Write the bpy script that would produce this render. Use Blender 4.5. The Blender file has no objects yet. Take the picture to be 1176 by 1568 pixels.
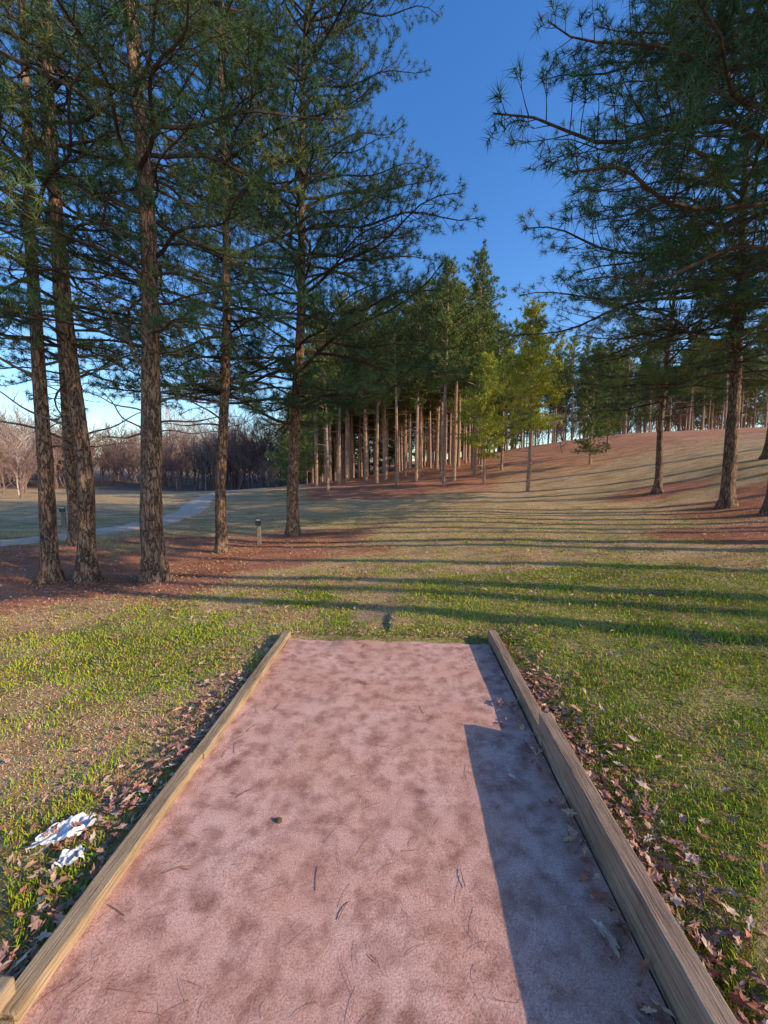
import bpy, math, random
import numpy as np
from mathutils import Vector, Matrix, Euler
random.seed(7); rng=np.random.default_rng(7)
D=bpy.data; SC=bpy.context.scene
def link(o): SC.collection.objects.link(o); return o
R=math.radians
# ------------------------------------------------------------ helpers
def hsh(ix,iy,s):
    n=(ix*374761393+iy*668265263+s*2147483647+s*97531)&0xffffffff
    n=((n^(n>>13))*1274126177)&0xffffffff
    return ((n^(n>>16))&0xffff)/65535.0
def vnoise(x,y,s=0):
    x=np.asarray(x,float);y=np.asarray(y,float)
    ix=np.floor(x).astype(np.int64);iy=np.floor(y).astype(np.int64)
    fx=x-ix;fy=y-iy;fx=fx*fx*(3-2*fx);fy=fy*fy*(3-2*fy)
    a=hsh(ix,iy,s);b=hsh(ix+1,iy,s);c=hsh(ix,iy+1,s);d=hsh(ix+1,iy+1,s)
    return (a*(1-fx)+b*fx)*(1-fy)+(c*(1-fx)+d*fx)*fy
def fbm(x,y,s=0,o=3):
    r=0;w=.5;t=0
    for i in range(o):
        r=r+w*vnoise(x*2**i,y*2**i,s+i*13);t+=w;w*=.5
    return r/t
def sstep(a,b,x):
    t=np.clip((x-a)/(b-a),0,1);return t*t*(3-2*t)
# ------------------------------------------------------------ terrain
CP=np.array([
(-3,0,-.15),(-1.6,1.5,-.07),(-2.2,3.2,-.12),(0,4.3,0.0),(1.6,1,.08),(1.5,3,.08),(3.5,1,.13),(3.5,4,.15),(0,-3,0),(-6,-3,-.3),(6,-3,.3),(7,4,.35),
(-4.3,7,-.37),(-6.3,7,-.37),(-4.34,10,-.42),(-3.17,13,-.45),(0,8,-.12),(0,13,-.15),(2,18,.1),
(11.8,13,.57),(12.2,17,.85),(11,11,.445),(16,16,1.85),(8.3,22,.74),(6.8,26,1.03),(.9,30,.95),(13.4,25,2.0),(-3,25,.1),
(35,35,5.9),(26,45,6.26),(13.2,45,3.8),(.8,40,1.9),(-7.4,40,.86),(-26.8,40,-.17),(-25,25,-.37),(-8.2,8,-.24),(-14,18,-.5),(-14,55,-.2),
(-40,60,-.6),(-20,75,-.3),(30,70,7.2),(0,80,3),(-60,100,1.5),(60,60,8),(20,2,1.8),(30,8,3.6),(45,10,5.5),(30,-12,2.8),(14,-4,.8),(0,-30,0),(-40,0,-1.5),(-90,30,-1),
(-150,150,9),(0,200,8),(150,150,14),(180,0,10),(0,-200,0),(-200,0,0),(-600,600,25),(600,600,25),(600,-600,5),(-600,-600,0),(0,700,25)],float)
def tk(r2): return np.where(r2>1e-9,.5*r2*np.log(np.maximum(r2,1e-9)),0)
def solve():
    n=len(CP);X=CP[:,:2];d=((X[:,None]-X[None])**2).sum(-1)
    K=tk(d)+np.eye(n)*.3
    P=np.c_[np.ones(n),X];A=np.zeros((n+3,n+3));A[:n,:n]=K;A[:n,n:]=P;A[n:,:n]=P.T
    return np.linalg.solve(A,np.r_[CP[:,2],0,0,0])
W=solve()
YAW=R(3.4); CY,SY=math.cos(YAW),math.sin(YAW)
def to_pad(x,y):
    dx=x+0.17; return dx*CY-y*SY, dx*SY+y*CY
def from_pad(s,t): return s*CY+t*SY-0.17, -s*SY+t*CY
def hgt(x,y,bump=True):
    x=np.asarray(x,float);y=np.asarray(y,float);sh=x.shape
    xf=x.ravel();yf=y.ravel()
    z=W[-3]+W[-2]*xf+W[-1]*yf
    for i in range(len(CP)):
        z=z+W[i]*tk((xf-CP[i,0])**2+(yf-CP[i,1])**2)
    if bump:
        z=z+(fbm(xf*2.2,yf*2.2,5,3)-.5)*.05*np.clip(1-np.hypot(xf,yf)/60,0.2,1)+(fbm(xf*.35,yf*.35,9,2)-.5)*.12*sstep(4,9,np.hypot(xf,yf-2))
    s,t=to_pad(xf,yf)
    near=sstep(1.9,1.12,np.abs(s))*sstep(4.5,3.75,t)
    side=np.where(s>0,.055,-.05)
    z=z*(1-near)+side*near
    endb=sstep(4.3,3.62,t)*sstep(1.4,1.0,np.abs(s))
    z=z*(1-endb)+(-.012)*endb
    ins=sstep(1.045,1.0,np.abs(s))*sstep(3.56,3.52,t)
    z=z*(1-ins)-.07*ins
    return z.reshape(sh)
def hz(x,y): return float(hgt(np.array([x]),np.array([y]))[0])
# ------------------------------------------------------------ materials
def newmat(n):
    m=D.materials.new(n);m.use_nodes=True;nt=m.node_tree
    return m,nt,nt.nodes["Principled BSDF"]
def N(nt,t,**k):
    n=nt.nodes.new(t)
    for a,b in k.items():
        if a in n.inputs: n.inputs[a].default_value=b
        else: setattr(n,a,b)
    return n
def ramp(nt,src,stops):
    r=nt.nodes.new("ShaderNodeValToRGB");e=r.color_ramp.elements
    while len(e)<len(stops): e.new(.5)
    for i,(p,c) in enumerate(stops):
        e[i].position=p;e[i].color=(*c,1) if len(c)==3 else c
    nt.links.new(src,r.inputs[0]);return r.outputs[0]
def mix(nt,f,a,b,mode='MIX'):
    m=nt.nodes.new("ShaderNodeMix");m.data_type='RGBA';m.blend_type=mode
    for v,i in ((f,0),(a,6),(b,7)):
        if hasattr(v,'links'): nt.links.new(v,m.inputs[i])
        else: m.inputs[i].default_value=v if i==0 else (*v,1)
    return m.outputs[2]
def mth(nt,op,a,b=0.0,c=False):
    m=nt.nodes.new("ShaderNodeMath");m.operation=op;m.use_clamp=c
    for i,v in enumerate((a,b)):
        if hasattr(v,'links'): nt.links.new(v,m.inputs[i])
        else: m.inputs[i].default_value=v
    return m.outputs[0]
def noise(nt,vec,sc,det=4,rough=.6,out=0):
    n=nt.nodes.new("ShaderNodeTexNoise");n.inputs['Scale'].default_value=sc;n.inputs['Detail'].default_value=det;n.inputs['Roughness'].default_value=rough
    nt.links.new(vec,n.inputs['Vector']);return n.outputs[out]
def mapping(nt,vec,scale,rot=(0,0,0)):
    m=nt.nodes.new("ShaderNodeMapping");m.inputs['Scale'].default_value=scale;m.inputs['Rotation'].default_value=rot
    nt.links.new(vec,m.inputs['Vector']);return m.outputs[0]
def bump(nt,p,h,st,dist):
    b=nt.nodes.new("ShaderNodeBump");b.inputs['Strength'].default_value=st;b.inputs['Distance'].default_value=dist
    nt.links.new(h,b.inputs['Height']);nt.links.new(b.outputs[0],p.inputs['Normal'])
def tco(nt,o='Object'): return nt.nodes.new("ShaderNodeTexCoord").outputs[o]
def to_diffuse(nt,p,col):
    d=nt.nodes.new("ShaderNodeBsdfDiffuse")
    nt.links.new(col,d.inputs[0]);nt.links.new(d.outputs[0],nt.nodes["Material Output"].inputs[0]);nt.nodes.remove(p)

def m_bark(name,cols,sc=1.0):
    m,nt,p=newmat(name);c=tco(nt)
    v=mapping(nt,c,(1,1,.25))
    vo=N(nt,"ShaderNodeTexVoronoi",feature='DISTANCE_TO_EDGE');vo.inputs['Scale'].default_value=17*sc
    wn=noise(nt,v,9*sc,4,.7,1)
    mm=nt.nodes.new("ShaderNodeMix");mm.data_type='RGBA';mm.inputs[0].default_value=.2;nt.links.new(v,mm.inputs[6]);nt.links.new(wn,mm.inputs[7])
    nt.links.new(mm.outputs[2],vo.inputs['Vector'])
    n2=noise(nt,v,34*sc,5,.75);n3=noise(nt,c,1.1,3,.6)
    plate=ramp(nt,n3,[(.35,cols[1]),(.65,cols[2])])
    plate=mix(nt,ramp(nt,n2,[(.35,(0,0,0)),(.7,(1,1,1))]),plate,cols[3])
    f=ramp(nt,vo.outputs[0],[(0.0,(0,0,0)),(.13,(1,1,1))])
    f2=mth(nt,'MULTIPLY',f,mth(nt,'ADD',n2,.35),True)
    col=mix(nt,f2,cols[0],plate)
    nt.links.new(col,p.inputs['Base Color']);p.inputs['Roughness'].default_value=.95
    h=mth(nt,'ADD',f,mth(nt,'MULTIPLY',n2,.9));bump(nt,p,h,1.0,.035)
    return m
bark=m_bark("pine_bark",[(.05,.034,.027),(.32,.155,.085),(.26,.165,.11),(.48,.30,.195)])
def m_simple(name,c1,c2,sc,rough=.9,c3=None,bs=0,diff=False):
    m,nt,p=newmat(name);n=noise(nt,tco(nt),sc,4 if not diff else 2,.65)
    st=[(.3,c1),(.7,c2)] if c3 is None else [(.3,c1),(.5,c2),(.72,c3)]
    col=ramp(nt,n,st)
    if diff: to_diffuse(nt,p,col);return m
    nt.links.new(col,p.inputs['Base Color']);p.inputs['Roughness'].default_value=rough
    if bs: bump(nt,p,n,bs,.01)
    return m
barkfar=m_simple("pine_bark_grey",(.28,.165,.11),(.48,.33,.25),6,diff=True)
def m_needle(name,a,b,c):
    m,nt,p=newmat(name)
    g=nt.nodes.new("ShaderNodeNewGeometry")
    oi=nt.nodes.new("ShaderNodeObjectInfo")
    n=noise(nt,tco(nt),1.1,1,.5)
    v=mth(nt,'ADD',mth(nt,'MULTIPLY',n,.6),mth(nt,'MULTIPLY',g.outputs['Random Per Island'],.25))
    v=mth(nt,'ADD',v,mth(nt,'MULTIPLY',oi.outputs['Random'],.2))
    to_diffuse(nt,p,ramp(nt,v,[(.28,a),(.52,b),(.8,c)]))
    return m
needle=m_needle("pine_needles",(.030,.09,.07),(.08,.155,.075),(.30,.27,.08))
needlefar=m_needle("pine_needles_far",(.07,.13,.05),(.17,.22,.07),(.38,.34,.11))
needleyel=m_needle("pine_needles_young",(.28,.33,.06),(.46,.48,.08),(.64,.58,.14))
twig=m_simple("dead_twig",(.10,.075,.06),(.24,.19,.16),9,diff=True)
limb=m_simple("limb_bark",(.05,.038,.032),(.12,.09,.075),9,diff=True)
barebark=m_simple("bare_tree_bark",(.14,.09,.085),(.36,.235,.19),.6,diff=True)
barelit=m_simple("sunlit_bare_bark",(.45,.38,.34),(.62,.53,.48),.6,diff=True)  # sunlight on bare trees put into a paler bark colour

def vcol_mat(name,trans=0):
    m,nt,p=newmat(name);a=nt.nodes.new("ShaderNodeVertexColor");a.layer_name="Col"
    to_diffuse(nt,p,a.outputs[0])
    return m
blade_m=vcol_mat("grass_blade");leaf_m=vcol_mat("dry_leaf")
# ------------------------------------------------------------ mesh builders
def np_mesh(name,V,F,mats,cols=None,midx=None,smooth=False):
    me=D.meshes.new(name);k=F.shape[1]
    me.vertices.add(len(V));me.vertices.foreach_set("co",V.astype(np.float32).ravel())
    me.loops.add(F.size);me.loops.foreach_set("vertex_index",F.astype(np.int32).ravel())
    me.polygons.add(len(F));me.polygons.foreach_set("loop_start",np.arange(0,F.size,k,dtype=np.int32))
    if midx is not None: me.polygons.foreach_set("material_index",midx.astype(np.int32))
    me.polygons.foreach_set("use_smooth",np.full(len(F),smooth))
    for m in mats: me.materials.append(m)
    if cols is not None:
        a=me.color_attributes.new("Col",'FLOAT_COLOR','POINT')
        a.data.foreach_set("color",np.c_[cols,np.ones(len(V))].astype(np.float32).ravel())
    me.update(calc_edges=True);return me
class MB:
    def __init__(s): s.V=[];s.F=[];s.M=[];s.n=0
    def add(s,V,F,m):
        s.V.append(V);s.F.append(F+s.n);s.M.append(np.full(len(F),m) if np.isscalar(m) else m);s.n+=len(V)
    def tube(s,P,rad,k=5,m=0):
        P=np.array(P,float);n=len(P);T=np.gradient(P,axis=0);T/=np.linalg.norm(T,axis=1)[:,None]+1e-9
        up=np.array([0,0,1.]) if abs(T[0][2])<.9 else np.array([1.,0,0])
        A=np.cross(T,up);A/=np.linalg.norm(A,axis=1)[:,None]+1e-9;B=np.cross(T,A)
        an=np.arange(k)*2*math.pi/k
        V=P[:,None]+np.array(rad)[:,None,None]*(A[:,None]*np.cos(an)[None,:,None]+B[:,None]*np.sin(an)[None,:,None])
        V=V.reshape(-1,3);F=[]
        for i in range(n-1):
            for j in range(k):
                a=i*k+j;b=i*k+(j+1)%k;c=b+k;d=a+k
                F+=[(a,b,c),(a,c,d)]
        s.add(V,np.array(F),m)
    def tufts(s,C,Dr,ln,wd,nn,m=1,spread=1.15):
        C=np.array(C);Dr=np.array(Dr);Dr=Dr/np.linalg.norm(Dr,axis=1)[:,None]
        q=len(C);C=np.repeat(C,nn,0);d=np.repeat(Dr,nn,0)
        r=rng.normal(size=(q*nn,3));r/=np.linalg.norm(r,axis=1)[:,None]
        v=d*rng.uniform(.1,1.0,(q*nn,1))+r*spread*.8;v/=np.linalg.norm(v,axis=1)[:,None]
        b=C-d*rng.uniform(0,.6,(q*nn,1))*ln
        w=np.cross(v,rng.normal(size=(q*nn,3)));w/=np.linalg.norm(w,axis=1)[:,None]
        L=ln*rng.uniform(.65,1.1,(q*nn,1))
        V=np.stack([b-w*wd/2,b+w*wd/2,b+v*L],1).reshape(-1,3)
        s.add(V,np.arange(q*nn*3).reshape(-1,3),m)
    def arr(s): return np.concatenate(s.V),np.concatenate(s.F),np.concatenate(s.M)
    def mesh(s,name,mats,smooth=False):
        V,F,M=s.arr();return np_mesh(name,V,F,mats,midx=M,smooth=smooth)
def nrm(v): return v/ (np.linalg.norm(v)+1e-9)
def bough(L,live=True,nn=24,wd=.008,seed=0,dens=1.0):
    rs=np.random.default_rng(seed);mb=MB();n=12
    t=np.linspace(0,1,n);ph=rs.uniform(0,6,3)
    P=np.c_[t*L,.07*L*np.sin(t*4+ph[0])*t+.025*L*np.sin(t*11+ph[1]),L*(.05*np.sin(t*3)+.12*t**3-.07*t)+.02*L*np.sin(t*9+ph[2])]
    r0=.012*L**.8+.006
    mb.tube(P,r0*(1-.85*t)+.002,5,0 if live else 2)
    def at(u):
        i=min(int(u*(n-1)),n-2);f=u*(n-1)-i;return P[i]*(1-f)+P[i+1]*f,nrm(P[i+1]-P[i])
    C=[];Dr=[]
    nl=int(L/.17*dens) if live else int(L/.35)
    for i in range(nl):
        u=.22+.77*(i+rs.uniform(0,1))/nl if live else .25+.7*rs.uniform()
        p,d=at(min(u,.99));side=1 if i%2 else -1
        side_v=np.array([-d[1],d[0],0])*side
        dv=nrm(d*.75+side_v*rs.uniform(.5,1.1)+np.array([0,0,rs.uniform(-.25,.4)]))
        ll=(.34*L*(1-u)**.8+.16)*rs.uniform(.6,1.15)*(1 if live else .8)
        m=4;tt=np.linspace(0,1,m)[:,None]
        Q=p+dv*ll*tt+np.array([0,0,.18])*ll*tt**2+rs.normal(size=(m,3))*.03*ll*tt
        mb.tube(Q,(.006+.006*ll)*(1-.7*tt[:,0]),3,0 if live else 2)
        if live:
            ns=max(2,int(ll/.17))
            for j in range(ns):
                w=.3+.7*(j+1)/ns;k=min(int(w*(m-1)),m-2);f=w*(m-1)-k
                q=Q[k]*(1-f)+Q[k+1]*f
                sd=nrm(dv*.8+rs.normal(size=3)*.55+np.array([0,0,.25]))
                sl=rs.uniform(.08,.26) if j<ns-1 else .06
                e=q+sd*sl
                mb.tube([q,e],[.005,.003],3,0)
                C.append(e);Dr.append(sd)
    if live:
        C.append(P[-1]);Dr.append(P[-1]-P[-2])
        mb.tufts(C,Dr,.19,wd,nn)
    return mb.arr()
BO=[bough(3.4,True,25,.0098,seed=i+1) for i in range(5)]
BL=[bough(5.2,True,25,.0098,seed=i+21) for i in range(3)]
DB=[bough(1.6,False,seed=i+41) for i in range(3)]
def trunk_mesh(H,r,lean,seed,mat,k=18,flare=.5):
    rs=np.random.default_rng(seed);n=40;t=np.linspace(0,1,n)**1.35;z=t*H-.25*(1-t)
    ph=rs.uniform(0,6,4)
    cx=lean[0]*t+.07*np.sin(z*.5+ph[0])*np.minimum(1,z/2).clip(0)+.03*np.sin(z*1.3+ph[1])*t
    cy=lean[1]*t+.07*np.sin(z*.45+ph[2])*np.minimum(1,z/2).clip(0)
    rad=r*(1-.86*t**.85)*(1+flare*np.exp(-np.maximum(z,0)/.22)) 
    mb=MB();mb.tube(np.c_[cx,cy,z],rad,k,0)
    V=mb.V[0];an=np.tile(np.arange(k)*2*math.pi/k,n);zz=np.repeat(z,k)
    c=np.repeat(np.c_[cx,cy,z],k,0);am=1+.22*np.exp(-zz.clip(0)/.25)*np.sin(an*5+ph[3])+.05*np.sin(an*3+zz*2)+rs.normal(size=len(V))*.03
    mb.V[0]=c+(V-c)*am[:,None]
    me=mb.mesh("trunk_mesh",[mat],True)
    return me,(lambda zz:(np.interp(zz,z,cx),np.interp(zz,z,cy),np.interp(zz,z,rad)))
def pine(x,y,H,r,cb,cr,lean=(0,0),seed=0,dead0=2.6,ndead=8,step=.42,azr=None,name="pine_tree",low=.72,ex=.42):
    rs=random.Random(seed)
    e=link(D.objects.new(name,None));e.location=(x,y,hz(x,y));e.empty_display_size=.3
    me,f=trunk_mesh(H,r,lean,seed,bark)
    o=link(D.objects.new("trunk",me));o.parent=e
    cm=MB()
    def put(m,z,az,el,s):
        cx,cy,rr=f(z)
        Rm=np.array(Matrix.Rotation(az,3,'Z')@Matrix.Rotation(-el,3,'Y')@Matrix.Rotation(rs.uniform(-.5,.5),3,'X'))
        cm.add((m[0]*s)@Rm.T+np.array([cx+math.cos(az)*rr*.4,cy+math.sin(az)*rr*.4,z]),m[1],m[2])
    z=cb;az=rs.uniform(0,6)
    while z<H-.3:
        t=(z-cb)/(H-cb)
        prof=min(1,low+t*1.6)*(1-t)**ex+.10
        for k in range(rs.choice([2,3,3,4])):
            az+=2.1+rs.uniform(-.6,.6)
            ln=cr*prof*rs.uniform(.55,1.15)
            if azr: ln*=azr(az,z)
            el=R(-8+36*t+rs.uniform(-12,14))
            if ln>3.7: m=rs.choice(BL);s=ln/5.2
            else: m=rs.choice(BO);s=max(ln/3.4,.3)
            put(m,z+rs.uniform(-.15,.15),az,el,s)
        z+=step*rs.uniform(.6,1.4)
    for i in range(ndead):
        z=rs.uniform(dead0,cb+1.5);put(rs.choice(DB),z,rs.uniform(0,6.28),R(rs.uniform(-5,30)),rs.uniform(.5,1.25))
    c=link(D.objects.new("crown",cm.mesh("crown_mesh",[limb,needle,twig])));c.parent=e
    return e
A=math.cos
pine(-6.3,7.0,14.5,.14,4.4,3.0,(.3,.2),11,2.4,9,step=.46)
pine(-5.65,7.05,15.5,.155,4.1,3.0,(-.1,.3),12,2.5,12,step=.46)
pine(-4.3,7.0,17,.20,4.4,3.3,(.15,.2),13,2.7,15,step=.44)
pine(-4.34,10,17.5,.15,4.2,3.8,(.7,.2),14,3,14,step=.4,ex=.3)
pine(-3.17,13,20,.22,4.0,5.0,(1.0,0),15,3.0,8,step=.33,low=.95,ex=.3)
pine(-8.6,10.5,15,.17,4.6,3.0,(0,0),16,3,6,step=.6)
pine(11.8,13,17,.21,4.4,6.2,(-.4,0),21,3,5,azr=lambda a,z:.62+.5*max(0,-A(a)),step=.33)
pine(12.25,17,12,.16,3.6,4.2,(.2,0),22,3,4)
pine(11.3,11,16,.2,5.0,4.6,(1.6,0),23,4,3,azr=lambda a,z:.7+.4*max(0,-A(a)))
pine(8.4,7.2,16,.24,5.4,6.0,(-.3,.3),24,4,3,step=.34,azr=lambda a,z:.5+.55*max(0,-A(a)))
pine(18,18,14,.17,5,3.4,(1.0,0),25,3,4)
# ------------------------------------------------------------ far pines (instanced)
def farpine(name,H,cb,cr,nmat,seed,dens=1.0,r=.14,wd=.042,xs=1.0):
    rs=np.random.default_rng(seed);mb=MB()
    n=16;t=np.linspace(0,1,n);lx=rs.normal()*.4
    px=lx*t**1.5;py=.08*np.sin(t*5+rs.uniform(0,6))
    mb.tube(np.c_[px,py,t*H-.3*(1-t)],r*(H/14)*(1-.85*t)+.01,8,0)
    z=cb;az=0;C=[];Dr=[]
    while z<H:
        tt=(z-cb)/(H-cb);prof=min(1,.5+tt*2)*(1-tt)**.5+.12
        if xs<1: prof=1-.6*tt
        for k in range(4):
            az+=1.9+rs.uniform(-.5,.5);L=cr*prof*rs.uniform(.4,1.25);el=R(-5+45*tt+rs.uniform(-14,16))
            L*=1-(1-xs)*abs(math.cos(az))
            d=np.array([math.cos(az)*math.cos(el),math.sin(az)*math.cos(el),math.sin(el)])
            p0=np.array([np.interp(z/H,t,px),np.interp(z/H,t,py),z]);p1=p0+d*L*.5;p2=p0+d*L+np.array([0,0,.1*L])
            mb.tube([p0,p1,p2],[.035,.022,.008],3,0)
            q=int(4+L*8*dens)
            for j in range(q):
                u=rs.uniform(.25,1.05);c=p0+(p2-p0)*u+rs.normal(size=3)*np.array([xs,1,.6])*.17*L*(1.1-u*.5)
                C.append(c);Dr.append(d+np.array([0,0,.5])+rs.normal(size=3)*.4)
        z+=.44*rs.uniform(.6,1.4)
    for k in range(10):
        z=rs.uniform(cb*.4,cb);a=rs.uniform(0,6.28);L=rs.uniform(.5,1.6);p0=np.array([0,0,z]);d=np.array([math.cos(a),math.sin(a),.15])
        mb.tube([p0,p0+d*L*.5,p0+d*L+np.array([0,0,-.1])],[.025,.018,.008],3,0)
    mb.tufts(C,Dr,.26,wd,16)
    return mb.mesh(name,[barkfar,nmat])
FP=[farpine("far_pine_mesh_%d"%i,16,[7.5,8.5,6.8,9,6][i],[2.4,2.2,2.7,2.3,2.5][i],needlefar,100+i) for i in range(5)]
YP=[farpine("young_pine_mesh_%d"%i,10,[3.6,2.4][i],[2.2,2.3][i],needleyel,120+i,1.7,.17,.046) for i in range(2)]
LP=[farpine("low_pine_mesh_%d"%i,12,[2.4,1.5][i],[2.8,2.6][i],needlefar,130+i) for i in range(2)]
SP=farpine("side_pine_mesh",12.6,5.75,3.7,needlefar,140,1.5,.17,.055,.36)  # shade caster: crown flattened so its shadow misses the pad
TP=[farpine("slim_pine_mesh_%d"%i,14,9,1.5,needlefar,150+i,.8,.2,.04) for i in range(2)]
def inst(nm,me,x,y,s,parent=None,rs=random,rot=None):
    o=link(D.objects.new(nm,me));o.location=(x,y,hz(x,y));o.rotation_euler=(0,0,rs.uniform(0,6.28) if rot is None else rot);o.scale=(s,s,s*rs.uniform(.94,1.06) if rot is None else s)
    if parent: o.parent=parent
    return o
rs=random.Random(5)
for (x,y,me,s) in [(8.3,22,YP[0],.98),(6.8,26,YP[1],.8),(4.3,27,FP[0],.9),(1,29.5,FP[1],.88),(2.6,30.5,FP[2],.92),(5.3,29,FP[3],.92),(-4.3,29,FP[2],.8),(-.6,32,FP[0],.9),(-6.3,26.5,LP[0],.62),(7.2,30,FP[1],.98),(9.5,31,LP[0],.95),(14.6,27,LP[1],.7),(18,31,LP[0],.75)]:
    inst("pine_tree",me,x,y,s,rs=rs)
inst("pine_tree",SP,9.6,.9,1.0,rs=rs,rot=-.2);inst("pine_tree",SP,9.2,-3.6,1.0,rs=rs,rot=-.2)  # unseen pines added to shade the ground left of the pad
for (x,y,me,s) in [(15,.3,TP[1],1),(18,.6,TP[0],1),(21,-2.6,TP[1],1),(16.5,3.2,TP[0],1),(19,2.0,TP[1],1),(22,4.5,TP[0],1.05),(17,7.5,TP[1],.95),(25,7,TP[0],1),(21,10.5,TP[1],1.0),(27,2,TP[1],1.1),(24,14,TP[0],1),(30,10,TP[1],1),(28,18,TP[0],1),(33,16,TP[1],1),(20,15.5,TP[1],.9)]:  # out-of-view pines, added slim and high-crowned to throw shadow streaks
    inst("pine_tree",me,x,y,s,rs=rs)
forest=link(D.objects.new("pine_forest",None))
pts=[]
def scatter(n,fx,mind):
    c=0;tries=0
    while c<n and tries<n*60:
        tries+=1;p=fx()
        if all((p[0]-q[0])**2+(p[1]-q[1])**2>mind**2 for q in pts): pts.append(p);c+=1;yield p
def reg1():
    y=rs.uniform(33,62);return (rs.uniform(-.19*y,.27*y),y)
for p in scatter(110,reg1,1.6): inst("forest_pine",rs.choice(FP),p[0],p[1],rs.uniform(.84,1.06),forest,rs)
def reg2():
    y=rs.uniform(50,75);return (rs.uniform(.27*y,1.05*y),y)
for p in scatter(85,reg2,2.2): inst("forest_pine",rs.choice(FP+[LP[0]]),p[0],p[1],rs.uniform(.7,1.0),forest,rs)
def reg4():
    y=rs.uniform(62,84);return (rs.uniform(-.2*y,.34*y),y)
for p in scatter(70,reg4,2.0): inst("forest_pine",rs.choice(LP+LP+FP),p[0],p[1],rs.uniform(.8,1.1),forest,rs)
for p in [(-9,44),(-11,47),(-8.4,50),(-12,52),(-10,56),(-13,58)]: inst("forest_pine",rs.choice(LP),p[0],p[1],rs.uniform(.7,1.0),forest,rs)
# ------------------------------------------------------------ bare deciduous trees
def baretree(name,H,seed,mat,thick=1.0,nbs=(7,5,4,4),th=.35):
    rs=np.random.default_rng(seed);mb=MB()
    def grow(p,d,L,r,lv):
        m=4;P=[p]
        for i in range(m-1):
            d=nrm(d+rs.normal(size=3)*.13+np.array([0,0,.05]));P.append(P[-1]+d*L/(m-1))
        mb.tube(P,np.linspace(r,r*.55,m),4 if lv<2 else 3,0)
        if lv>=4: return
        nb=nbs[lv]
        for i in range(nb):
            u=th+(1-th)*(i+1)/nb if lv==0 else .2+.8*(i+1)/nb
            k=min(int(u*(m-1)),m-2);q=P[k]+(P[k+1]-P[k])*(u*(m-1)-k)
            a=nrm(np.cross(d,rs.normal(size=3)));dd=nrm(d*rs.uniform(.7,1.1)+a*rs.uniform(.45,.9)+np.array([0,0,.15]))
            grow(q,dd,L*rs.uniform(.42,.62),max(r*.5,.018*thick),lv+1)
    grow(np.array([0,0,-.3]),np.array([0,0,1.]),H*.55,.16*H/14*thick,0)
    return mb.mesh(name,[mat])
BT=[baretree("bare_tree_mesh_%d"%i,14,200+i,barebark,1.15,(9,5,4,3),.15) for i in range(4)]
PT=baretree("sunlit_tree_mesh",15,210,barelit,.8)
tl=link(D.objects.new("bare_treeline",None))
for i in range(280):
    y=rs.uniform(60,98);x=rs.uniform(-1.3*y,-.10*y);inst("bare_tree",rs.choice(BT),x,y,rs.uniform(.6,1.05),tl,rs)
for i in range(60):
    x=rs.uniform(-62,-30);y=rs.uniform(30,62)
    if x/y>-.93: continue
    inst("bare_tree",rs.choice(BT+[PT]),x,y,rs.uniform(.35,.75),tl,rs)
for (x,y,s) in [(-37,68,1.15),(-34,70,1.1),(-60,66,.95),(-57,60,.8),(-31,66,.7)]: inst("bare_tree",PT,x,y,s,tl,rs)
for i in range(80):
    y=rs.uniform(78,105);inst("bare_tree",rs.choice(BT),rs.uniform(.2*y,1.1*y),y,rs.uniform(.7,1.0),tl,rs)
for (x,y,s) in [(-13,43,.28),(-12.4,44,.24),(16.8,36,.33),(-16,52,.3)]:
    inst("bare_shrub",BT[1],x,y,s,None,rs)
# ------------------------------------------------------------ ground
n=440;kk=math.asinh(650);t=np.linspace(-1,1,n)
gx=np.sinh(kk*t);gy=np.sinh(kk*t)+2.2
X,Y=np.meshgrid(gx,gy);Z=hgt(X,Y)
V=np.c_[X.ravel(),Y.ravel(),Z.ravel()]
ii,jj=np.meshgrid(np.arange(n-1),np.arange(n-1));a=(jj*n+ii).ravel();F=np.c_[a,a+1,a+n+1,a+n]
x=V[:,0];y=V[:,1]
def masks(x,y):
    st=np.zeros_like(x)
    for (cx,cy,rx,ry) in [(-6,7.2,4.4,2.2),(-3.6,9.0,3.6,2.2),(-2.9,12.3,3.4,2.0),(-6,12,3,1.4),(12.3,12,3.4,2.0),(12.2,17,2.6,1.4),(15,12.5,5,2.4),(-10,8.0,5,2.4),(8.5,8.5,2.4,1.6)]:
        d=np.hypot((x-cx)/rx,(y-cy)/ry);st=np.maximum(st,sstep(1.25,.45,d+(fbm(x*.9,y*.9,3)-.5)*.9))
    fr=sstep(-2,1.5,(y-25)-(fbm(x*.3,y*.3,31)-.5)*6)*sstep(-.24,-.17,x/np.maximum(y,1))*sstep(.36,.25,x/np.maximum(y,1))
    hill=sstep(20,34,y)*sstep(.2,.3,x/np.maximum(y,1))*.7
    st=np.maximum(st,np.maximum(fr,hill)*(.6+.65*fbm(x*.5,y*.5,17)))
    g=sstep(.42,.62,fbm(x*.9,y*.9,21,4)+.42*sstep(5.8,2.8,np.hypot(x-3.4,y-1.6))+.06*sstep(1.6,.4,np.abs(y-4.6))*sstep(6,1,np.abs(x+.5))-.22*sstep(4.8,8,y)-.06)
    far=sstep(56,62,y)*sstep(0,-.1,x/np.maximum(y,1))
    return np.clip(st,0,1),g,far
ms=masks(x,y)
gm,nt,p=newmat("grass_ground")
c=tco(nt);at=nt.nodes.new("ShaderNodeVertexColor");at.layer_name="Col"
sep=nt.nodes.new("ShaderNodeSeparateColor");nt.links.new(at.outputs[0],sep.inputs[0])
n1=noise(nt,c,38,4,.75);n2=noise(nt,c,5,4,.7);n3=noise(nt,c,.8,3,.6);n4=noise(nt,mapping(nt,c,(.35,1.2,1)),1.5,3,.65)
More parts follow.
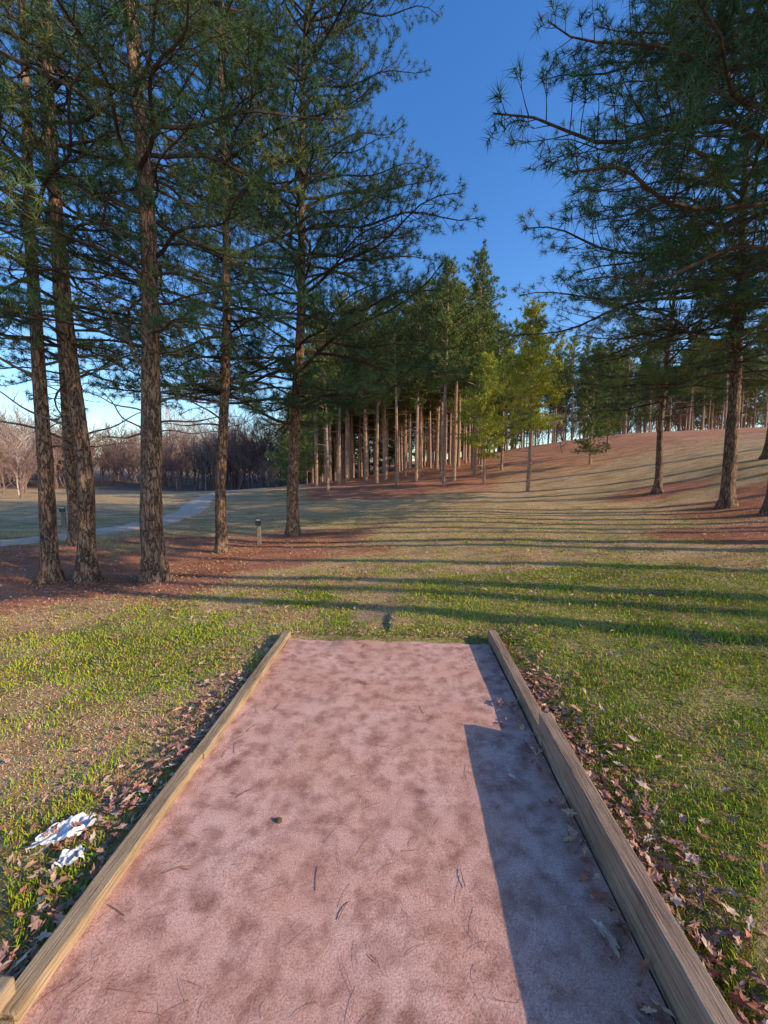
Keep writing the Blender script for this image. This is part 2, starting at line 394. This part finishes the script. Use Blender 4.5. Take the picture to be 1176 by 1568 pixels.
dry=ramp(nt,n1,[(.3,(.28,.165,.08)),(.5,(.66,.43,.23)),(.7,(.93,.68,.40))])
grn=ramp(nt,n1,[(.3,(.06,.075,.015)),(.5,(.21,.25,.04)),(.72,(.44,.45,.11))])
gf=mth(nt,'ADD',mth(nt,'MULTIPLY',sep.outputs[1],.75),mth(nt,'MULTIPLY',mth(nt,'SUBTRACT',n2,.56),1.8),True)
col=mix(nt,gf,dry,grn)
straw=ramp(nt,n1,[(.3,(.30,.10,.06)),(.5,(.57,.24,.145)),(.72,(.76,.42,.27))])
sf=mth(nt,'ADD',mth(nt,'MULTIPLY',sep.outputs[0],1.5),mth(nt,'MULTIPLY',mth(nt,'SUBTRACT',n2,.56),1.8),True)
col=mix(nt,sf,col,straw)
ff=ramp(nt,n2,[(.3,(.20,.13,.10)),(.7,(.36,.26,.20))]);col=mix(nt,sep.outputs[2],col,ff)
col=mix(nt,.5,col,ramp(nt,n3,[(.3,(.62,.6,.6)),(.7,(1,1,1))]),'MULTIPLY')
col=mix(nt,.7,col,ramp(nt,n4,[(.38,(.54,.54,.38)),(.56,(1,1,1))]),'MULTIPLY')
nt.links.new(col,p.inputs['Base Color']);p.inputs['Roughness'].default_value=1;p.inputs['Specular IOR Level'].default_value=.05
bump(nt,p,mth(nt,'ADD',n1,n2),.8,.05)
me=np_mesh("ground_mesh",V,F,[gm],cols=np.c_[ms[0],ms[1],ms[2]],smooth=True)
link(D.objects.new("ground",me))
# ------------------------------------------------------------ path
pm=m_simple("path_gravel",(.46,.31,.22),(.58,.41,.29),9,.95,(.68,.50,.37),.4)
def strip(name,pts,w,mat,off=.03,sub=14):
    P=[];
    for i in range(len(pts)-1):
        p0=np.array(pts[max(i-1,0)]);p1=np.array(pts[i]);p2=np.array(pts[i+1]);p3=np.array(pts[min(i+2,len(pts)-1)])
        for k in range(sub):
            u=k/sub;P.append(.5*((2*p1)+(-p0+p2)*u+(2*p0-5*p1+4*p2-p3)*u*u+(-p0+3*p1-3*p2+p3)*u**3))
    P.append(np.array(pts[-1],float));P=np.array(P);T=np.gradient(P,axis=0);T/=np.linalg.norm(T,axis=1)[:,None]
    Nn=np.c_[-T[:,1],T[:,0]];k=7;V=[]
    for j in range(k):
        o=(j/(k-1)-.5)*w*(1+.45*(vnoise(np.arange(len(P))*.9,np.full(len(P),j*1.),3)-.5));Q=P+Nn*np.array(o)[:,None]
        V.append(np.c_[Q,hgt(Q[:,0],Q[:,1])+off*(1 if 0<j<k-1 else -.6)])
    V=np.stack(V,1).reshape(-1,3);m=len(P);F=[(i*k+j,(i+1)*k+j,(i+1)*k+j+1,i*k+j+1) for i in range(m-1) for j in range(k-1)]
    link(D.objects.new(name,np_mesh(name+"_mesh",V,np.array(F),[mat],smooth=True)))
strip("path",[(-16,5.5),(-11.5,9.3),(-10.2,14),(-11,21),(-14,30),(-15,38),(-13,46),(-11,54),(-14,66)],1.7,pm,.05)
# ------------------------------------------------------------ tee pad
tm,nt,p=newmat("pink_concrete");c=tco(nt)
a1=noise(nt,c,150,3,.8);a2=noise(nt,c,9,4,.65);a3=noise(nt,c,1.6,4,.6);a5=noise(nt,c,420,2,.7)
vo=N(nt,"ShaderNodeTexVoronoi",feature='SMOOTH_F1');vo.inputs['Scale'].default_value=10.5;vo.inputs['Randomness'].default_value=.9
wv=mix(nt,.08,mapping(nt,c,(1,1.25,1),(0,0,.5)),noise(nt,c,6,3,.6,1));nt.links.new(wv,vo.inputs['Vector'])
base=ramp(nt,a1,[(.28,(.42,.20,.16)),(.48,(.80,.45,.37)),(.68,(.96,.66,.55))])
sp=ramp(nt,vo.outputs['Distance'],[(.12,(.60,.50,.46)),(.48,(1,1,1))])
base=mix(nt,ramp(nt,a3,[(.38,(.1,.1,.1)),(.6,(.95,.95,.95))]),base,sp,'MULTIPLY')
base=mix(nt,1,base,ramp(nt,a2,[(.32,(.58,.49,.46)),(.54,(1,1,1))]),'MULTIPLY')
base=mix(nt,.8,base,ramp(nt,a3,[(.3,(.82,.66,.55)),(.6,(1,1,1))]),'MULTIPLY')
base=mix(nt,.6,base,ramp(nt,a5,[(.36,(.45,.4,.4)),(.48,(1,1,1))]),'MULTIPLY')
nt.links.new(base,p.inputs['Base Color']);p.inputs['Roughness'].default_value=.95
bump(nt,p,mth(nt,'ADD',a1,a2),.5,.006)
def box(mb,s0,s1,t0,t1,z0,z1,jit=0,slant=0):
    k=16;ts=np.linspace(t0,t1,k);ts[1]=t0+.006;ts[-2]=t1-.006;b=.005
    prof=[(s0+b,z0),(s0,z0+b),(s0,z1-b),(s0+b,z1),(s1-b,z1),(s1,z1-b),(s1,z0+b),(s1-b,z0)]
    V=[]
    for i,tt in enumerate(ts):
        ox=jit*math.sin(tt*1.7+s0*9)+slant*(3.6-tt);oz=jit*.5*math.sin(tt*2.3+s1*5)
        e=b if i in(0,k-1) else 0
        for s,z in prof:
            cs=(s0+s1)/2;cz=(z0+z1)/2
            s_=cs+(s-cs)*(1-(e/(s1-s0))*2 if e else 1);z_=cz+(z-cz)*(1-(e/(z1-z0))*2 if e else 1)
            x,y=from_pad(s_+ox,tt);V.append((x,y,z_+oz))
    F=[];m=8
    for i in range(k-1):
        for j in range(m):
            a=i*m+j;b2=i*m+(j+1)%m;F+=[(a,a+m,b2+m),(a,b2+m,b2)]
    for j in range(1,m-1): F.append((0,j,j+1));q=(k-1)*m;F.append((q,q+j+1,q+j))
    mb.add(np.array(V),np.array(F),0)
mb=MB();ns=40;nt_=80;S,T=np.meshgrid(np.linspace(-.975,.965,ns),np.linspace(-1.2,3.55,nt_))
S=S.copy();T=T.copy();T[-1]+= (vnoise(S[-1]*9,S[-1]*0,4)-.5)*.05
xx,yy=from_pad(S,T);zz=(fbm(xx*3,yy*3,44)-.5)*.008
Vt=np.c_[xx.ravel(),yy.ravel(),zz.ravel()];a,b=np.meshgrid(np.arange(ns-1),np.arange(nt_-1));a=(b*ns+a).ravel()
Ft=np.r_[np.c_[a,a+1,a+ns+1],np.c_[a,a+ns+1,a+ns]]
mb.add(Vt,Ft,0)
e=Vt[-ns:].copy();e2=e.copy();e2[:,2]=-.1;q=np.arange(ns-1);mb.add(np.r_[e,e2],np.r_[np.c_[q,q+ns,q+ns+1],np.c_[q,q+ns+1,q+1]],0)
link(D.objects.new("tee_pad",mb.mesh("tee_pad_mesh",[tm],True)))
def m_wood(name,d,l,y):
    m,nt,p=newmat(name);c=mapping(nt,tco(nt),(1,1,1),(0,0,YAW))
    v=mapping(nt,c,(28,1.3,28));n=noise(nt,v,2.2,6,.7);n2=noise(nt,c,3.5,4,.6);n3=noise(nt,mapping(nt,c,(90,3,90)),2,3,.7)
    col=ramp(nt,n,[(.3,d),(.52,l),(.72,y)]);col=mix(nt,.8,col,ramp(nt,n2,[(.3,(.55,.52,.5)),(.65,(1,1,1))]),'MULTIPLY')
    cr=ramp(nt,n3,[(.36,(.25,.2,.18)),(.46,(1,1,1))]);col=mix(nt,.8,col,cr,'MULTIPLY')
    nt.links.new(col,p.inputs['Base Color']);p.inputs['Roughness'].default_value=.85
    bump(nt,p,mth(nt,'ADD',n,n3),.7,.006);return m
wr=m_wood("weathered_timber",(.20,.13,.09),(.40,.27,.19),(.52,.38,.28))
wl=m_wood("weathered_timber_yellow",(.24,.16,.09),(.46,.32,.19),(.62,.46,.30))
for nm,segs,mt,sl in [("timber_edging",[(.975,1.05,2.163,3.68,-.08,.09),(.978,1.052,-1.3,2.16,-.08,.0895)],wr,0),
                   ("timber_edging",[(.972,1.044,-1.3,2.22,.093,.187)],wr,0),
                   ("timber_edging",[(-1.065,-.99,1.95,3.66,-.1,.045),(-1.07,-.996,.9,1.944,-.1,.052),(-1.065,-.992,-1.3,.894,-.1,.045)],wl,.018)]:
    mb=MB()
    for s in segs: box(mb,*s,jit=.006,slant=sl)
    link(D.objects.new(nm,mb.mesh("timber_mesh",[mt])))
mb=MB();box(mb,-1.10,-1.00,.80,.95,-.1,.10);link(D.objects.new("timber_stake",mb.mesh("stake_mesh",[wl])))
# ------------------------------------------------------------ grass blades
def blades(name,x,y,h,w,seed,lean=.6):
    m=len(x);z=hgt(x,y);r=np.random.default_rng(seed)
    az=r.uniform(0,6.283,m);b=np.c_[np.cos(az),np.sin(az),np.zeros(m)]
    st,g,_=masks(x,y);q=fbm(x*4.5,y*4.5,77,3)+r.normal(size=m)*.10
    gr=np.clip(g*.68+(q-.46)*2.4,0,.93)
    green=(r.uniform(size=m)<gr)
    h=np.where(green,h,h*.8)
    la=r.uniform(0,6.283,m);ll=r.uniform(.1,1,m)*np.where(green,lean,lean*1.9)*h;d=np.c_[np.cos(la)*ll,np.sin(la)*ll,h*np.where(green,.85,.42)]
    P=np.c_[x,y,z-.004];mid=P+d*.55+np.c_[np.zeros(m),np.zeros(m),h*.08];tip=P+d*np.array([1.25,1.25,.92])
    V=np.stack([P-b*w[:,None]/2,P+b*w[:,None]/2,mid+b*w[:,None]*.38,mid-b*w[:,None]*.38,tip],1).reshape(-1,3)
    i0=np.arange(m)*5;F=np.concatenate([np.c_[i0,i0+1,i0+2],np.c_[i0,i0+2,i0+3],np.c_[i0+3,i0+2,i0+4]])
    cg=np.c_[r.uniform(.18,.50,m),r.uniform(.26,.52,m),r.uniform(.02,.06,m)]
    cd=np.c_[r.uniform(.42,.88,m),r.uniform(.28,.61,m),r.uniform(.14,.33,m)]
    cs=np.c_[r.uniform(.46,.70,m),r.uniform(.18,.29,m),r.uniform(.10,.16,m)]
    col=np.where(green[:,None],cg,cd);col=np.where((r.uniform(size=m)<st*1.1)[:,None],cs,col)
    link(D.objects.new(name,np_mesh(name+"_mesh",V,F,[blade_m],cols=np.repeat(col,5,0))))
def okg(x,y):
    s,t=to_pad(x,y);return ~((np.abs(s)<1.075)&(t<3.70))
r=np.random.default_rng(3)
m=320000;d=np.exp(r.uniform(math.log(.9),math.log(24),m));th=r.uniform(-1.0,1.0,m)
x=d*np.tan(th*.86)*.95;y=d+0
k=okg(x,y)&(x>-20);x,y=x[k],y[k];dist=np.hypot(x,y)
st,g,_=masks(x,y);hh=(.016+.028*r.uniform(size=len(x)))*(.6+1.0*fbm(x*2,y*2,8))*(1+dist*.02)
kk2=r.uniform(size=len(x))<np.where(st>.5,.3,1)*sstep(24,12,dist);x,y,hh,dist=x[kk2],y[kk2],hh[kk2],dist[kk2]
blades("grass",x,y,hh,.0022+.0011*dist,4)
# ------------------------------------------------------------ leaves
def leaves(name,x,y,z,size,seed,tilt=.5):
    r=np.random.default_rng(seed);m=len(x)
    a=np.linspace(0,2*math.pi,15)[:-1]
    lob=np.array([1.0,.55,.75,.42,.62,.35,.55,.85,.55,.35,.62,.42,.75,.55])
    ox=np.cos(a)*lob*1.0;oy=np.sin(a)*lob*.95
    L=np.c_[ox,oy,np.zeros(14)];L=np.r_[[[0,0,0]],L];k=15
    cu=r.uniform(-.1,.9,m)[:,None];cv=r.uniform(-.4,.5,m)[:,None]
    P=np.repeat(L[None],m,0);P[:,:,0]*=r.uniform(.8,1.15,(m,1));P[:,:,1]*=r.uniform(.45,.8,(m,1))
    P[:,:,2]=cu*P[:,:,1]**2*1.2+cv*P[:,:,0]**2*.7+r.normal(size=(m,k))*.05
    P*=size[:,None,None]
    e1=r.uniform(-tilt,tilt,m);e2=r.uniform(-tilt,tilt,m);az=r.uniform(0,6.283,m)
    c,s=np.cos(e1)[:,None],np.sin(e1)[:,None];P=np.stack([P[:,:,0],P[:,:,1]*c-P[:,:,2]*s,P[:,:,1]*s+P[:,:,2]*c],2)
    c,s=np.cos(e2)[:,None],np.sin(e2)[:,None];P=np.stack([P[:,:,0]*c+P[:,:,2]*s,P[:,:,1],-P[:,:,0]*s+P[:,:,2]*c],2)
    c,s=np.cos(az)[:,None],np.sin(az)[:,None];P=np.stack([P[:,:,0]*c-P[:,:,1]*s,P[:,:,0]*s+P[:,:,1]*c,P[:,:,2]],2)
    P+=np.c_[x,y,z][:,None,:]
    f=np.array([(0,j,j%14+1) for j in range(1,15)]);F=(np.arange(m)[:,None,None]*k+f[None]).reshape(-1,3)
    pal=np.array([(.50,.27,.18),(.44,.17,.12),(.58,.36,.25),(.30,.15,.11),(.62,.44,.33),(.42,.22,.18)])
    col=pal[r.integers(0,len(pal),m)]*r.uniform(.7,1.25,(m,1))
    colv=np.repeat(col[:,None],k,1)*r.uniform(.85,1.1,(m,k,1))
    link(D.objects.new(name,np_mesh(name+"_mesh",P.reshape(-1,3),F,[leaf_m],cols=colv.reshape(-1,3))))
X_=[];Y_=[];Zo=[];Sz=[]
def add(n,fs,ft,sz,zo=None):
    s=fs(n);t=ft(n);x,y=from_pad(s,t);X_.append(x);Y_.append(y);Sz.append(r.uniform(sz[0],sz[1],n))
    Zo.append((hgt(x,y)+r.uniform(.008,.04,n)) if zo is None else np.full(n,zo)+r.uniform(.0,.02,n))
add(1000,lambda n:1.07+np.abs(r.normal(size=n))*.12,lambda n:r.uniform(.2,3.0,n),(.018,.045))
add(260,lambda n:1.07+np.abs(r.normal(size=n))*.3,lambda n:r.uniform(1.0,3.9,n),(.02,.04))
add(620,lambda n:-1.06-np.abs(r.normal(size=n))*.18,lambda n:r.uniform(.4,2.9,n),(.02,.045))
add(160,lambda n:-1.10-np.abs(r.normal(size=n))*.4,lambda n:r.uniform(1.4,3.7,n),(.02,.04))
add(90,lambda n:.95-np.abs(r.normal(size=n))*.06,lambda n:r.uniform(.7,2.6,n),(.022,.05),.012)
add(8,lambda n:r.uniform(.5,.95,n),lambda n:r.uniform(.7,3.4,n),(.015,.03),.01)
add(420,lambda n:r.uniform(-1,1.3,n),lambda n:3.66+np.abs(r.normal(size=n))*.12,(.012,.028))
add(1300,lambda n:r.uniform(1.2,6,n),lambda n:r.uniform(.5,8,n),(.015,.038))
add(1200,lambda n:r.uniform(-6,-1.2,n),lambda n:r.uniform(.5,7,n),(.015,.038))
X_,Y_,Zo,Sz=map(np.concatenate,(X_,Y_,Zo,Sz))
leaves("fallen_leaves",X_,Y_,Zo,Sz,9)
m=14000;yy=np.exp(r.uniform(math.log(4.5),math.log(30),m));xx=yy*r.uniform(-1.05,1.1,m)
st,_,_=masks(xx,yy);k=r.uniform(size=m)<(.35+st);xx,yy=xx[k],yy[k]
leaves("leaf_litter",xx,yy,hgt(xx,yy)+.02,r.uniform(.02,.04,len(xx))*(1+yy*.03),10,.5)
# ------------------------------------------------------------ straw and twigs on the pad
mb=MB();r2=np.random.default_rng(12)
for i in range(520):
    s=r2.uniform(-.95,.95) if i%3 else (.96-abs(r2.normal())*.08 if i%2 else -.9+abs(r2.normal())*.1);t_=r2.uniform(.6,3.5);a=r2.uniform(0,6.28);L=r2.uniform(.02,.11);cv=r2.normal()*.15
    P=[]
    for u in np.linspace(-.5,.5,4):
        x,y=from_pad(s+math.cos(a+cv*u)*u*L,t_+math.sin(a+cv*u)*u*L);P.append((x,y,.004+.003*math.cos(u*3)))
    w=.0006 if i%14 else .0016
    mb.tube(P,[w]*4,3,0)
link(D.objects.new("pine_straw",mb.mesh("straw_mesh",[m_simple("straw",(.20,.09,.055),(.40,.21,.13),30)])))
import bmesh
from mathutils import noise as mn
def paper(name,x,y,sx,sy,rot,seed,mat):
    nx,ny=26,14;V=[]
    for j in range(ny):
        for i in range(nx):
            u=i/(nx-1)*2-1;v=j/(ny-1)*2-1
            edge=1+.22*mn.noise(Vector((u*1.7+seed,v*1.7,3)))-.25*abs(u)**3*(1 if v>0 else .3)
            cz=mn.noise(Vector((u*2.3,v*2.3,seed)))*.030+abs(mn.noise(Vector((u*5,v*4,seed+5))))*.022+.010*abs(v)**3
            px=u*sx*edge;py=v*sy*edge*(1-.45*abs(u)**2)
            X=px*math.cos(rot)-py*math.sin(rot)+x;Y=px*math.sin(rot)+py*math.cos(rot)+y
            V.append((X-x,Y-y,hz(X,Y)+.022+cz))
    F=[]
    for j in range(ny-1):
        for i in range(nx-1):
            a=j*nx+i;F+=[(a,a+1,a+nx+1),(a,a+nx+1,a+nx)]
    o=link(D.objects.new(name,np_mesh(name+"_mesh",np.array(V),np.array(F),[mat])));o.location=(x,y,0)
pp=m_simple("white_paper",(.50,.50,.53),(.72,.71,.73),9,.8,(.80,.79,.80))
paper("crumpled_paper",-1.47,1.60,.135,.062,.55,3,pp);paper("crumpled_paper",-1.33,1.46,.058,.036,.3,9,pp)
def rock(name,x,y,sx,sy,sz,seed,mat,rot=0,z=0):
    bm=bmesh.new();bmesh.ops.create_icosphere(bm,subdivisions=3,radius=1)
    for v in bm.verts:
        f=1+.35*mn.noise(v.co*1.3+Vector((seed,0,0)))+.25*mn.noise(v.co*6+Vector((seed,0,0)));v.co*=f
        v.co.x*=sx;v.co.y*=sy;v.co.z*=sz
    me=D.meshes.new(name);bm.to_mesh(me);bm.free();me.materials.append(mat)
    o=link(D.objects.new(name,me));o.location=(x,y,z+sz*.5);o.rotation_euler=(.05,.1,rot);return o
ck=m_simple("pine_cone",(.05,.03,.02),(.16,.09,.06),60);rock("pine_cone",-.49,1.62,.015,.012,.012,8,ck)
# ------------------------------------------------------------ marker posts
pw=m_simple("post_wood",(.16,.12,.09),(.30,.24,.18),12);dk=m_simple("sign_dark",(.02,.035,.03),(.04,.06,.05),8,.5);wh=m_simple("sign_white",(.6,.6,.58),(.72,.72,.7),8,.5)
def cube(nm,sx,sy,sz,x,y,z,mat,par):
    bm=bmesh.new();bmesh.ops.create_cube(bm,size=1)
    for v in bm.verts: v.co.x*=sx;v.co.y*=sy;v.co.z*=sz
    bmesh.ops.bevel(bm,geom=bm.edges[:],offset=.004,segments=2,affect='EDGES')
    me=D.meshes.new(nm);bm.to_mesh(me);bm.free();me.materials.append(mat);o=link(D.objects.new(nm,me));o.parent=par;o.location=(x,y,z)
def post(x,y,h,rot=0,w=.1):
    e=link(D.objects.new("marker_post",None));e.location=(x,y,hz(x,y));e.rotation_euler=(0,0,rot)
    cube("post",w,w,h+.2,0,0,h/2-.1,pw,e)
    cube("cap",w+.03,w+.03,.03,0,0,h+.017,pw,e)
    cube("sign_panel",w+.07,.02,.16,0,-w/2-.014,h-.14,dk,e);cube("number_plate",w+.01,.012,.05,0,-w/2-.032,h-.04,wh,e)
post(-3.83,11.5,.80,.1);post(-13.45,15.8,.8,.5,.14)
# ------------------------------------------------------------ sky, sun, camera
EL,AZ=R(22.5),R(111)
w=D.worlds.new("World");SC.world=w;w.use_nodes=True;nt=w.node_tree;bg=nt.nodes["Background"]
sk=nt.nodes.new("ShaderNodeTexSky");sk.sky_type='NISHITA';sk.sun_disc=False;sk.sun_elevation=EL;sk.sun_rotation=AZ;sk.air_density=1.2;sk.dust_density=.6;sk.ozone_density=3
hs=nt.nodes.new("ShaderNodeHueSaturation");hs.inputs['Hue'].default_value=.512;hs.inputs['Saturation'].default_value=1.3;hs.inputs['Value'].default_value=1.75
nt.links.new(sk.outputs[0],hs.inputs['Color']);nt.links.new(hs.outputs[0],bg.inputs[0]);bg.inputs[1].default_value=.15
l=D.lights.new("sun","SUN");l.energy=5;l.angle=R(.5);l.color=(1,.82,.57);o=link(D.objects.new("sun",l))
dv=Vector((math.sin(AZ)*math.cos(EL),math.cos(AZ)*math.cos(EL),math.sin(EL)));o.rotation_euler=(-dv).to_track_quat('-Z','Y').to_euler()
cam=D.cameras.new("camera");cam.sensor_fit='VERTICAL';cam.sensor_height=36;cam.sensor_width=27;cam.lens=13.32;cam.clip_end=3000;cam.clip_start=.05
co=link(D.objects.new("camera",cam));co.location=(0,0,1.6);co.rotation_euler=(R(90-5.4),0,0);SC.camera=co
SC.view_settings.view_transform='Standard';SC.view_settings.look='None';SC.view_settings.exposure=0
